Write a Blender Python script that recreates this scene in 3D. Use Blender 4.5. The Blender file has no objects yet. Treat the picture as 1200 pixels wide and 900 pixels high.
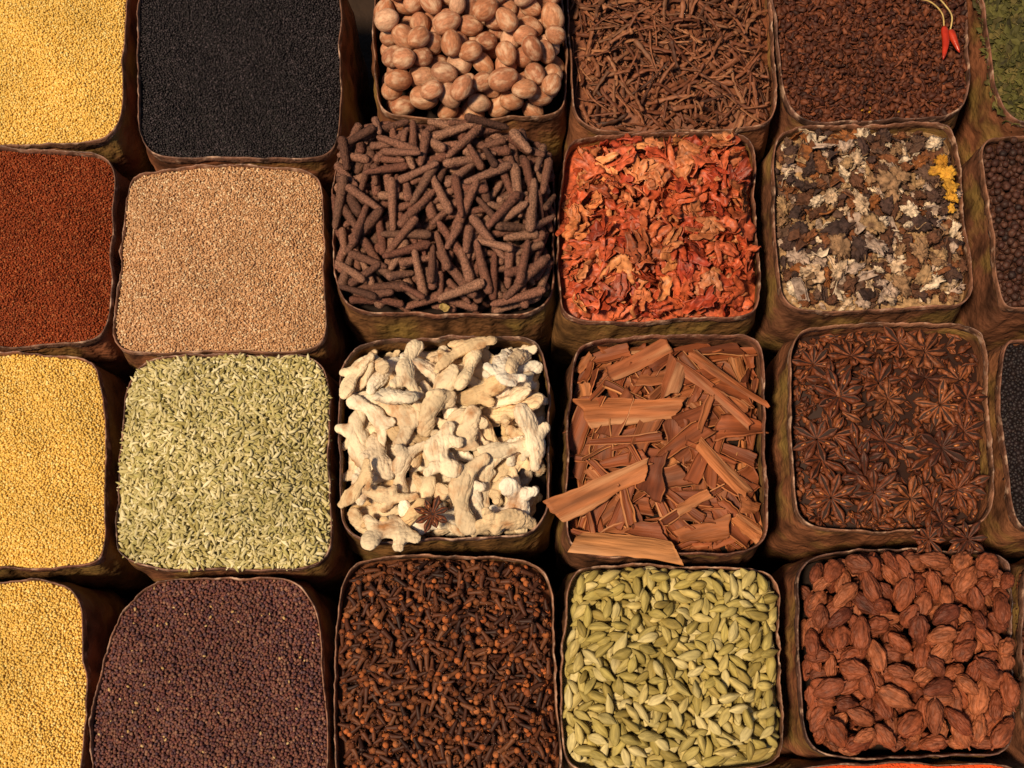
import bpy, bmesh, math, numpy as np
from mathutils import noise, Vector, Matrix
rng = np.random.default_rng(7)
scene = bpy.context.scene
COL = scene.collection
TH = math.radians(17.0); FPX = 1350.0; D = 1.08
CAM = np.array([0, -D*math.sin(TH), D*math.cos(TH)])

# ---------------------------------------------------------------- survey helper: traced plan -> metres on the rim plane
def W(x, y, z=0.0):
    u = (x-600)/FPX; v = (450-y)/FPX
    t = (CAM[2]-z)/(math.cos(TH)-v*math.sin(TH))
    return np.array([t*u, CAM[1]+t*(math.sin(TH)+v*math.cos(TH))])
def in_frame(p, m=0.01):
    q = np.asarray(p)-CAM
    f = q[1]*math.sin(TH)-q[2]*math.cos(TH); up = q[1]*math.cos(TH)+q[2]*math.sin(TH)
    return abs(q[0]/f) < 600/FPX+m and abs(up/f) < 450/FPX+m

# ---------------------------------------------------------------- materials
def lin(h, g=1.0):
    h = h.lstrip('#'); o = []
    for i in (0, 2, 4):
        c = int(h[i:i+2], 16)/255
        c = c/12.92 if c <= .04045 else ((c+.055)/1.055)**2.4
        o.append(min(c*g, .92))
    return (*o, 1)
def mat(name, stops, g=1.0, rough=.7, nscale=200, nlo=.7, nhi=1.25, bump=.4, bscale=600, bdist=.0008,
        stretch=(1, 1, 1), spec=.3, big=.12, spots=None, const=False, fine=False):
    m = bpy.data.materials.new(name); m.use_nodes = True
    nt = m.node_tree; N = nt.nodes; L = nt.links
    b = N['Principled BSDF']; b.inputs['Roughness'].default_value = rough
    b.inputs['Specular IOR Level'].default_value = spec
    at = N.new('ShaderNodeAttribute'); at.attribute_name = 'rnd'
    oi = N.new('ShaderNodeObjectInfo')
    ad = N.new('ShaderNodeMath'); ad.operation = 'ADD'
    L.new(at.outputs['Fac'], ad.inputs[0]); L.new(oi.outputs['Random'], ad.inputs[1])
    fr = N.new('ShaderNodeMath'); fr.operation = 'FRACT'; L.new(ad.outputs[0], fr.inputs[0])
    cr = N.new('ShaderNodeValToRGB'); L.new(fr.outputs[0], cr.inputs[0])
    e = cr.color_ramp.elements
    if const: cr.color_ramp.interpolation = 'CONSTANT'
    if len(stops) == 1: stops = stops*2
    n = len(stops)
    while len(e) < n: e.new(.5)
    for i, s in enumerate(stops):
        e[i].position = i/n if const else i/max(1, n-1); e[i].color = lin(s, g)
    ge = N.new('ShaderNodeNewGeometry'); nb = N.new('ShaderNodeTexNoise'); nb.inputs['Scale'].default_value = 14; nb.inputs['Detail'].default_value = 1
    L.new(ge.outputs['Position'], nb.inputs['Vector'])
    m2 = N.new('ShaderNodeMapRange'); m2.inputs[1].default_value = .3; m2.inputs[2].default_value = .7
    m2.inputs[3].default_value = 1-big; m2.inputs[4].default_value = 1+big; L.new(nb.outputs['Fac'], m2.inputs[0])
    vm = N.new('ShaderNodeVectorMath'); vm.operation = 'SCALE'; L.new(cr.outputs[0], vm.inputs[0])
    if fine:
        L.new(m2.outputs[0], vm.inputs['Scale']); L.new(vm.outputs[0], b.inputs['Base Color']); return m
    tc = N.new('ShaderNodeTexCoord'); mp = N.new('ShaderNodeMapping'); mp.inputs['Scale'].default_value = stretch
    L.new(tc.outputs['Object'], mp.inputs[0])
    cx = N.new('ShaderNodeCombineXYZ'); sc = N.new('ShaderNodeMath'); sc.operation = 'MULTIPLY'; sc.inputs[1].default_value = 3.7
    L.new(oi.outputs['Random'], sc.inputs[0]); L.new(sc.outputs[0], cx.inputs[0]); L.new(sc.outputs[0], cx.inputs[1])
    L.new(cx.outputs[0], mp.inputs['Location'])
    no = N.new('ShaderNodeTexNoise'); no.inputs['Scale'].default_value = nscale; no.inputs['Detail'].default_value = 2
    L.new(mp.outputs[0], no.inputs['Vector'])
    mr = N.new('ShaderNodeMapRange'); mr.inputs[1].default_value = .3; mr.inputs[2].default_value = .7
    mr.inputs[3].default_value = nlo; mr.inputs[4].default_value = nhi; L.new(no.outputs['Fac'], mr.inputs[0])
    mu = N.new('ShaderNodeMath'); mu.operation = 'MULTIPLY'; L.new(mr.outputs[0], mu.inputs[0]); L.new(m2.outputs[0], mu.inputs[1])
    L.new(mu.outputs[0], vm.inputs['Scale'])
    out = vm.outputs[0]
    if spots:
        hexc, sscale, lo, hi = spots
        n3 = N.new('ShaderNodeTexNoise'); n3.inputs['Scale'].default_value = sscale; n3.inputs['Detail'].default_value = 4
        L.new(mp.outputs[0], n3.inputs['Vector'])
        m3 = N.new('ShaderNodeMapRange'); m3.inputs[1].default_value = lo; m3.inputs[2].default_value = hi; L.new(n3.outputs['Fac'], m3.inputs[0])
        mx = N.new('ShaderNodeMix'); mx.data_type = 'RGBA'; L.new(m3.outputs[0], mx.inputs[0]); L.new(out, mx.inputs[6])
        mx.inputs[7].default_value = lin(hexc, g); out = mx.outputs[2]
    L.new(out, b.inputs['Base Color'])
    if bump:
        bn = N.new('ShaderNodeTexNoise'); bn.inputs['Scale'].default_value = bscale; bn.inputs['Detail'].default_value = 2
        L.new(mp.outputs[0], bn.inputs['Vector'])
        bp = N.new('ShaderNodeBump'); bp.inputs['Strength'].default_value = bump; bp.inputs['Distance'].default_value = bdist
        L.new(bn.outputs['Fac'], bp.inputs['Height']); L.new(bp.outputs[0], b.inputs['Normal'])
    return m

# ---------------------------------------------------------------- piece meshes
class Piece:
    def __init__(s, V, F, mats, mi=None, name='piece', smooth=True, scale=.001):
        s.V = np.array(V, float)*scale; s.F = F; s.mats = mats; s.mi = np.array(mi if mi is not None else [0]*len(F))
        s.loops = np.concatenate([np.array(f) for f in F]); s.tot = np.array([len(f) for f in F]); s.smooth = smooth
        s.name = name; s._me = None
        T = []
        for f in F:
            for k in range(1, len(f)-1): T.append((f[0], f[k], f[k+1]))
        T = np.array(T); a, b, c = s.V[T[:, 0]], s.V[T[:, 1]], s.V[T[:, 2]]
        ar = .5*np.linalg.norm(np.cross(b-a, c-a), axis=1); A = ar.sum()*1e6
        n = int(min(900, max(60, A*.6)))
        ch = rng.choice(len(T), n, p=ar/ar.sum()); r1 = np.sqrt(rng.random(n))[:, None]; r2 = rng.random(n)[:, None]
        s.cloud = a[ch]*(1-r1)+b[ch]*(r1*(1-r2))+c[ch]*(r1*r2)
    def mesh(s):
        if s._me is None:
            s._me = rawmesh(s.name, s.V, s.loops, s.tot, s.mi, s.mats, s.smooth)
        return s._me
def rawmesh(name, V, loops, tot, mi, mats, smooth=True, rnd=None):
    me = bpy.data.meshes.new(name)
    me.vertices.add(len(V)); me.vertices.foreach_set('co', np.asarray(V, np.float32).ravel())
    me.loops.add(len(loops)); me.loops.foreach_set('vertex_index', np.asarray(loops, np.int32))
    me.polygons.add(len(tot)); st = np.concatenate([[0], np.cumsum(tot)[:-1]]).astype(np.int32)
    me.polygons.foreach_set('loop_start', st)
    for m in mats: me.materials.append(m)
    me.polygons.foreach_set('material_index', np.asarray(mi, np.int32))
    me.polygons.foreach_set('use_smooth', np.full(len(tot), smooth))
    if rnd is not None:
        a = me.attributes.new('rnd', 'FLOAT', 'POINT'); a.data.foreach_set('value', np.asarray(rnd, np.float32))
    me.update(calc_edges=True); me.validate()
    return me
def tube(xs, rad, sides, prof=None, bend=None, sy=1, sz=1):
    V = []; F = []; n = len(xs)
    for i, x in enumerate(xs):
        o = bend(x) if bend else (0, 0)
        for j in range(sides):
            a = 2*math.pi*j/sides; r = rad[i]*(prof(a, i) if prof else 1)
            V.append((x, r*math.cos(a)*sy+o[0], r*math.sin(a)*sz+o[1]))
    for i in range(n-1):
        for j in range(sides):
            k = (j+1) % sides; F.append((i*sides+j, (i+1)*sides+j, (i+1)*sides+k, i*sides+k))
    F.append(tuple(range(sides))); F.append(tuple((n-1)*sides+j for j in reversed(range(sides))))
    return V, F
def pathtube(P, rad, sides=8):
    P = np.array(P, float); n = len(P); V = []; F = []
    for i in range(n):
        d = P[min(i+1, n-1)]-P[max(i-1, 0)]; d /= np.linalg.norm(d); s = np.cross(d, (0, 0, 1.)); s /= np.linalg.norm(s); u = np.cross(s, d)
        for j in range(sides):
            a = 2*math.pi*j/sides; V.append(P[i]+rad[i]*(s*math.cos(a)+u*math.sin(a)))
    for i in range(n-1):
        for j in range(sides):
            k = (j+1) % sides; F.append((i*sides+j, (i+1)*sides+j, (i+1)*sides+k, i*sides+k))
    F.append(tuple(range(sides))); F.append(tuple((n-1)*sides+j for j in reversed(range(sides))))
    return V, F
def join(parts):
    V = []; F = []; M = []
    for v, f, m in parts:
        o = len(V); V += [tuple(p) for p in v]; F += [tuple(i+o for i in q) for q in f]
        M += list(m) if isinstance(m, (list, tuple)) else [m]*len(f)
    return V, F, M
def ico(sub=1):
    bm = bmesh.new(); bmesh.ops.create_icosphere(bm, subdivisions=sub, radius=1)
    V = [tuple(v.co) for v in bm.verts]; F = [tuple(v.index for v in f.verts) for f in bm.faces]; bm.free()
    return V, F
def nz(p, s, seed=0): return noise.noise(Vector((p[0]*s+seed*7.3, p[1]*s-seed*3.1, p[2]*s+seed)))

def p_ball(mats, rx, ry, rz, sub=1, amp=.0, sc=1., n=3, name='seed'):
    out = []
    for k in range(n):
        V, F = ico(sub)
        V = [tuple(np.array(v)*(1+amp*nz(v, sc, k+1))*np.array((rx, ry, rz))) for v in V]
        out.append(Piece(V, F, mats, name=name))
    return out
def p_nutmeg(mats, n=7):
    out = []
    for k in range(n):
        V, F = ico(4); l = rng.uniform(14.5, 17); r = rng.uniform(11.4, 12.8); W_ = []
        for v in V:
            an = math.atan2(v[2], v[1]); f = 1+.04*nz(v, 1.2, k)+.03*nz((v[0]*.6, math.cos(an)*2.4, math.sin(an)*2.4), 2.2, k+3)*(1-v[0]**4)
            W_.append((v[0]*l*f*(1+.05*v[0]), v[1]*r*f*(1-.07*v[0]), v[2]*r*f*(1-.07*v[0])))
        out.append(Piece(W_, F, mats, name='nutmeg'))
    return out
def p_frill(mats, R, n, name):
    """crumbly irregular clump with soft ridged relief"""
    out = []
    for k in range(n):
        V, F = ico(4 if R > 6 else 3); W_ = []; ex, ey, ez = rng.uniform(.9, 1.5), rng.uniform(.6, 1.0), rng.uniform(.4, .8)
        for v in V:
            r = 1+.8*nz(v, .9, k+1); q = abs(nz(v, 3.0, k+5)); r *= .74+.85*q; r += .18*nz(v, 6., k+9)+.14*nz(v, 11., k+4)
            W_.append((v[0]*r*R*ex, v[1]*r*R*ey, v[2]*r*R*ez+.25*R*nz((v[0], v[1], 0), 1.8, k)))
        out.append(Piece(W_, F, mats, name=name))
    return out
def p_spindle(mats, L, R, n=3, sides=6, seg=6, ribs=0, ribamp=.0, pw=.6, var=.15, bendamp=0, flat=1, noiseamp=0, name='seed', tip=.08, nsc=.15, skew=0):
    out = []
    for k in range(n):
        l = L*(1+rng.uniform(-var, var)); r = R*(1+rng.uniform(-var, var)*.6)
        ts = np.linspace(0, 1, seg); xs = (ts-.5)*l
        rad = [r*max(tip, math.sin(math.pi*min(.999, max(.001, t**(1+skew))))**pw) for t in ts]
        ba = rng.uniform(-1, 1)*bendamp; ph = rng.uniform(0, 6)
        pr = lambda a, i: 1+ribamp*math.cos(ribs*a+ph)+noiseamp*nz((xs[i], math.cos(a)*r, math.sin(a)*r), nsc, k+2)+(.035*math.cos(ribs*4*a) if sides > 10 else 0)
        V, F = tube(xs, rad, sides, pr, lambda x: (ba*((2*x/l)**2), ba*.4*math.sin(4*x/l)), 1, flat)
        out.append(Piece(V, F, mats, name=name))
    return out
def p_longpepper(mats):
    out = []
    for k in range(12):
        l = rng.choice((rng.uniform(26, 36), rng.uniform(38, 52))); r = rng.uniform(3.7, 4.7); seg = int(l/.8); xs = np.linspace(-l/2, l/2, seg)
        rad = [r*(1-.36*(i/(seg-1))**1.4) * min(1, .35+1.3*math.sin(math.pi*min(1, (i+.3)/(seg-.4)))**.55) for i in range(seg)]
        ba = rng.uniform(-1., 1.)
        pr = lambda a, i: 1+.13*math.cos(8*a+(i % 2)*math.pi)*(1 if i % 2 else .8)+.14*nz((xs[i], math.cos(a)*r, math.sin(a)*r), .6, k)+.05*nz((xs[i], math.cos(a)*r, math.sin(a)*r), .15, k)
        V, F = tube(xs, rad, 16, pr, lambda x: (ba*((2*x/l)**2), ba*.3*math.sin(3*x/l)))
        out.append(Piece(V, F, mats, name='long_pepper'))
    return out
def p_stick(mats, n=6, L=(24, 46), R=(1.3, 2.6)):
    out = []
    for k in range(n):
        l = rng.uniform(*L); r = rng.uniform(*R); seg = 13; xs = np.linspace(-l/2, l/2, seg)
        a1, a2, p1, p2 = rng.uniform(-5, 5), rng.uniform(-3, 3), rng.uniform(0, 6), rng.uniform(0, 6)
        fl = rng.uniform(.4, 1)
        rad = [r*(1-.5*i/seg)*(1+.3*math.sin(i*1.9+p1)) for i in range(seg)]
        V, F = tube(xs, rad, 6, lambda a, i: 1+.25*math.cos(3*a+p2), lambda x: (a1*math.sin(x/l*4+p1), a2*math.sin(x/l*6+p2)), 1.2, fl)
        out.append(Piece(V, F, mats, name='dried_root', smooth=True))
    return out
def p_flake(mats, n, R, ruffle=.3, cup=.5, elong=1.6, lob=.35, seg=18, rings=4, name='flake', thick=.7):
    out = []
    for k in range(n):
        r0 = R*rng.uniform(.7, 1.25); el = rng.uniform(1, elong); k1, k2 = rng.integers(2, 4), rng.integers(4, 7)
        p = rng.uniform(0, 6.28, 5); cu = rng.uniform(-1, 1)*cup; V = []; F = []
        bx = rng.uniform(-1, 1)*cup
        for side in (0, 1):
            base = len(V); V.append((0, 0, -side*thick))
            for i in range(1, rings+1):
                for j in range(seg):
                    a = 2*math.pi*j/seg; q = i/rings
                    rr = r0*q*(1+q*lob*(math.sin(k1*a+p[0])+.6*math.sin(k2*a+p[1])+.4*math.sin(9*a+p[4])))
                    x = rr*math.cos(a)*el; y = rr*math.sin(a)
                    z = cu*r0*q*q+ruffle*r0*q*q*math.sin(k1*a+p[2])+.6*ruffle*r0*q*math.sin(k2*a+p[3])+bx*x*x/r0*.35
                    V.append((x, y, z-side*thick))
            for j in range(seg):
                kx = (j+1) % seg; f = (base, base+1+j, base+1+kx); F.append(f if side == 0 else f[::-1])
                for i in range(rings-1):
                    f = (base+1+i*seg+j, base+1+(i+1)*seg+j, base+1+(i+1)*seg+kx, base+1+i*seg+kx); F.append(f if side == 0 else f[::-1])
        t = 1+(rings-1)*seg; b2 = 1+rings*seg+1+(rings-1)*seg
        for j in range(seg):
            kx = (j+1) % seg; F.append((t+j, b2+j, b2+kx, t+kx))
        out.append(Piece(V, F, mats, name=name))
    return out
def p_mace(mats, n=6):
    """cupped aril: broad base that tears into a few wide curling strips"""
    out = []
    for k in range(n):
        parts = []; ns = rng.integers(2, 4); cup = rng.uniform(.2, 1.0)
        for s in range(ns):
            l = rng.uniform(18, 30); w = rng.uniform(4, 7.5); an = (s-(ns-1)/2)*.5+rng.uniform(-.15, .15); cv = rng.uniform(-.1, 1.1); sd = rng.uniform(-1, 1)
            V = []; F = []; seg = 12; ph = rng.uniform(0, 6)
            for i in range(seg):
                t = i/(seg-1); x = l*t; wy = w*(.5+.75*math.sin(math.pi*t**.7))*.62+.25; z = cv*9*t*t+.7*math.sin(t*8+ph); yb = sd*5*t*t
                for q, zz in ((-1, cup*wy*.7), (-.5, .3), (0, .5), (.5, .3), (1, cup*wy*.7), (.5, -.4), (0, -.2), (-.5, -.4)):
                    yy = yb+q*wy*(1+.2*math.sin(t*14+ph*q)); c, s_ = math.cos(an), math.sin(an)
                    V.append((x*c-yy*s_-8, x*s_+yy*c, z+zz+.4*math.sin(t*17+q*3+ph)))
            for i in range(seg-1):
                for j in range(8):
                    kx = (j+1) % 8; F.append((i*8+j, (i+1)*8+j, (i+1)*8+kx, i*8+kx))
            F.append(tuple(range(8))); F.append(tuple((seg-1)*8+j for j in reversed(range(8))))
            parts.append((V, F, 0))
        V, F, M = join(parts); out.append(Piece(V, F, mats, M, name='mace_blade'))
    return out
def p_bark(mats, n=9, L=(28, 74), Wd=(14, 27), arcs=(.35, 1.8), name='cinnamon_bark'):
    out = []
    for k in range(n):
        l = rng.uniform(*L); w = min(rng.uniform(*Wd), l*.6); arc = rng.uniform(*arcs); th = rng.uniform(1.3, 2.3)
        R = w/arc; nu, nv = 30, 16; V = []; F = []; tw = rng.uniform(-.3, .3); bw = rng.uniform(-3, 3)
        tp = rng.uniform(-.3, .3); sk = rng.uniform(-1, 1); o1, o2 = rng.uniform(0, 99, 2); sb = rng.uniform(-.03, .03)*l
        for side in (0, 1):
            for i in range(nu):
                u = i/(nu-1)
                for j in range(nv):
                    v = j/(nv-1); q = 2*v-1
                    wf = (1+tp*(2*u-1))*(1+.30*nz((u*2.4, o1+(2 if q > 0 else 0), 0), 1, k)+.08*nz((u*10, o1+(3 if q > 0 else 0), 0), 1, k))
                    a = q*.5*arc*(1+.3*(u-.5)*tp); r = R-side*th+1.0*nz((u*3, v*1.7, 0), 1, k)+.32*nz((u*3, v*11, o2), 1, k)
                    e = (abs(2*u-1))**3*(2*u-1)
                    x = (u-.5)*l+e*(3.2*nz((v*2.0, o1, 2 if u > .5 else 7), 1.3, k)+1.2*nz((v*10, o2, u > .5), 1, k)+sk*w*q*.35)
                    y = r*math.sin(a)*wf+sb*(2*u-1)**2; z = r*math.cos(a)-R
                    c, s_ = math.cos(tw*(u-.5)*2), math.sin(tw*(u-.5)*2)
                    V.append((x, y*c-z*s_, y*s_+z*c+bw*(2*u-1)**2))
        o = nu*nv
        g = lambda s, i, j: s*o+i*nv+j
        for i in range(nu-1):
            for j in range(nv-1):
                F.append((g(0, i, j), g(0, i+1, j), g(0, i+1, j+1), g(0, i, j+1))); F.append((g(1, i, j), g(1, i, j+1), g(1, i+1, j+1), g(1, i+1, j)))
            for j in (0, nv-1): F.append((g(0, i, j), g(1, i, j), g(1, i+1, j), g(0, i+1, j)))
        for j in range(nv-1):
            for i in (0, nu-1): F.append((g(0, i, j), g(0, i, j+1), g(1, i, j+1), g(1, i, j)))
        # inner face (side 1) may use a second, darker skin
        M = []
        if len(mats) > 1:
            M = [1 if (min(f) >= o) else 0 for f in F]
        out.append(Piece(V, F, mats, M or None, name=name))
    return out
def p_anise(mats, n=6, broken=False):
    out = []
    for k in range(n):
        arms = (1 if k < 3 else 2 if k < 5 else 3) if broken else (8 if k < 6 else 7); parts = []
        for s in range(arms):
            an = 2*math.pi*s/8+rng.uniform(-.1, .1); l = rng.uniform(19, 24)*(1 if rng.random() > .12 else .75)
            if broken: l *= .75
            w = rng.uniform(3.9, 5.0); h = rng.uniform(4.4, 5.4); V = []; F = []; M = []; seg = 12; op = rng.uniform(.12, .5)
            c, s_ = math.cos(an), math.sin(an); x0 = -l/2 if arms == 1 else 1
            for i in range(seg):
                t = i/(seg-1); x = x0+l*t; e = max(.05, min(1, .18+1.35*t)*(1-max(0, (t-.58)/.42)**1.9))
                ww = w*e; hh = h*max(.12, e); zo = 3.5*t**3
                for (yy, zz) in ((-op*ww, hh*.85), (-ww, hh*.3), (-ww*.75, -hh*.5), (0, -hh), (ww*.75, -hh*.5), (ww, hh*.3), (op*ww, hh*.85), (0, -hh*.25)):
                    V.append((x*c-yy*s_, x*s_+yy*c, zz+zo+.3*rng.uniform(-1, 1)))
            for i in range(seg-1):
                for j in range(8):
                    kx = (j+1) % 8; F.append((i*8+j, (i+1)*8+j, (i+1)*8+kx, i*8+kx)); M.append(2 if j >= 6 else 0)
            F.append(tuple(range(8))); F.append(tuple((seg-1)*8+j for j in reversed(range(8)))); M += [0, 0]
            parts.append((V, F, M))
            if rng.random() < .45:
                v, f = ico(1); xs = x0+l*.5
                parts.append(([((xs+p[0]*3.0)*c-p[1]*1.5*s_, (xs+p[0]*3.0)*s_+p[1]*1.5*c, 1.4+p[2]*1.8) for p in v], f, 1))
        V, F, M = join(parts); out.append(Piece(V, F, mats, M, name='star_anise'))
    return out
def p_clove(mats, n=4):
    out = []
    for k in range(n):
        l = rng.uniform(11, 16); xs = np.linspace(-l*.6, l*.4, 7); b = rng.uniform(-1, 1)
        rad = [1.2, 1.6, 1.8, 2.0, 2.2, 2.6, 3.0]
        V, F = tube(xs, rad, 7, lambda a, i: 1+.12*math.cos(4*a), lambda x: (b*(x/l)**2*4, 0)); parts = [(V, F, 0)]
        xe = l*.4
        for q in range(4):
            a = q*math.pi/2+.4; ca, sa = math.cos(a), math.sin(a)
            t = [(xe-.8, ca*1.8-sa*1.9, sa*1.8+ca*1.9), (xe-.8, ca*1.8+sa*1.9, sa*1.8-ca*1.9), (xe+2.4, ca*4.6, sa*4.6), (xe-1.2, ca*2.9, sa*2.9)]
            parts.append((t, [(0, 1, 2), (0, 2, 3), (1, 3, 2), (0, 3, 1)], 0))
        if k % 4 != 3:
            v, f = ico(2); parts.append(([(xe+2.2+p[0]*3.1, p[1]*3.1, p[2]*3.1) for p in v], f, 1))
        V, F, M = join(parts); out.append(Piece(V, F, mats, M, name='clove'))
    return out
def p_blackcard(mats, n=12):
    out = []
    for k in range(n):
        l = rng.uniform(24, 34); r = rng.uniform(8.2, 10.2); seg = 28; ts = np.linspace(0, 1, seg); xs = (ts-.5)*l; ph = rng.uniform(0, 6)
        rad = [r*max(.09, math.sin(math.pi*min(.995, .025+.955*t**.82))**.64) for t in ts]; nr = int(rng.integers(10, 15)); bb = rng.uniform(-1.5, 1.5)
        def pr(a, i):
            P = (xs[i], math.cos(a)*r, math.sin(a)*r)
            w = .4*nz((xs[i]*.12, math.cos(a), math.sin(a)), 1.3, k+5)
            return 1+.07*(1-2*abs(math.sin(nr*.5*(a+w)+ph)))+.06*math.cos(3*a+ph)+.24*nz(P, .12, k)+.11*nz(P, .33, k+2)-.06*max(0, .2-abs(nz(P, .25, k+8)))/.2
        V, F = tube(xs, rad, 56, pr, lambda x: (bb*(2*x/l)**2, 0), 1, .86); parts = [(V, F, 0)]
        v2, f2 = tube(np.linspace(-l/2-3.5, -l/2+2, 3), [1.1, 1.0, 1.8], 5); parts.append((v2, f2, 0))
        V, F, M = join(parts); out.append(Piece(V, F, mats, M, name='black_cardamom'))
    return out
def p_ginger(mats, n=9):
    out = []
    for k in range(n):
        bm = bmesh.new(); l = rng.uniform(42, 68)
        def blob(c, r, e=(1, 1, 1)):
            bmesh.ops.create_icosphere(bm, subdivisions=3, radius=1, matrix=Matrix.Translation(Vector(c)) @ Matrix.Diagonal((r*e[0], r*e[1], r*e[2], 1)))
        cv = rng.uniform(6, 14)*rng.choice((-1, 1)); nn = 21; r0 = rng.uniform(9.5, 12.5); ph = rng.uniform(0, 6); zb = rng.uniform(-5, 5); tl = rng.uniform(.55, .9)
        def yc(t): return cv*(4*t*t-.5)+2.0*math.sin(t*5+ph)
        for i in range(nn):
            t = i/(nn-1)-.5
            blob((t*l, yc(t), zb*4*t*t), r0*(.66+.34*math.cos(t*2.9))*(1-(1-tl)*(t+.5))*(1+.15*math.sin(t*11+ph)), (1, 1, .6))
        for b in range(rng.integers(1, 3)):
            t = rng.uniform(-.4, .4); sd = -np.sign(cv) if b == 0 else rng.choice((-1, 1)); bl = rng.uniform(5, 14); le = rng.uniform(-1, 1); rb = r0*rng.uniform(.55, .75)
            for q in range(7):
                u = q/6; blob((t*l+le*bl*u, yc(t)+sd*(r0*.4+bl*u), zb*4*t*t+2*u), rb*(1-.2*u+.08*math.sin(u*6)), (1, 1, .7))
        me = bpy.data.meshes.new('tmp'); bm.to_mesh(me); bm.free(); ob = bpy.data.objects.new('tmp', me); COL.objects.link(ob)
        md = ob.modifiers.new('r', 'REMESH'); md.mode = 'VOXEL'; md.voxel_size = 1.0
        ms = ob.modifiers.new('s', 'SMOOTH'); ms.factor = .6; ms.iterations = 7
        dg = bpy.context.evaluated_depsgraph_get(); m2 = ob.evaluated_get(dg).to_mesh()
        V = []
        for v in m2.vertices:
            p = v.co; w = 1.8*nz(p, .065, k)+.55*nz(p, .18, k+4)
            w += -.9*max(0, .16-abs(nz((p.x*.22, p.y*1.1, p.z*1.1), .14, k+9)))/.16
            w += -.4*max(0, .16-abs(nz((p.x*.3, p.y*1.7, p.z*1.7), .42, k+3)))/.16+.12*math.sin(p.x*1.25+4*nz(p, .1, k))
            V.append(tuple(p+v.normal*w))
        F = [tuple(pl.vertices) for pl in m2.polygons]
        ob.evaluated_get(dg).to_mesh_clear(); bpy.data.objects.remove(ob)
        out.append(Piece(V, F, mats, name='dried_ginger'))
    return out

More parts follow.
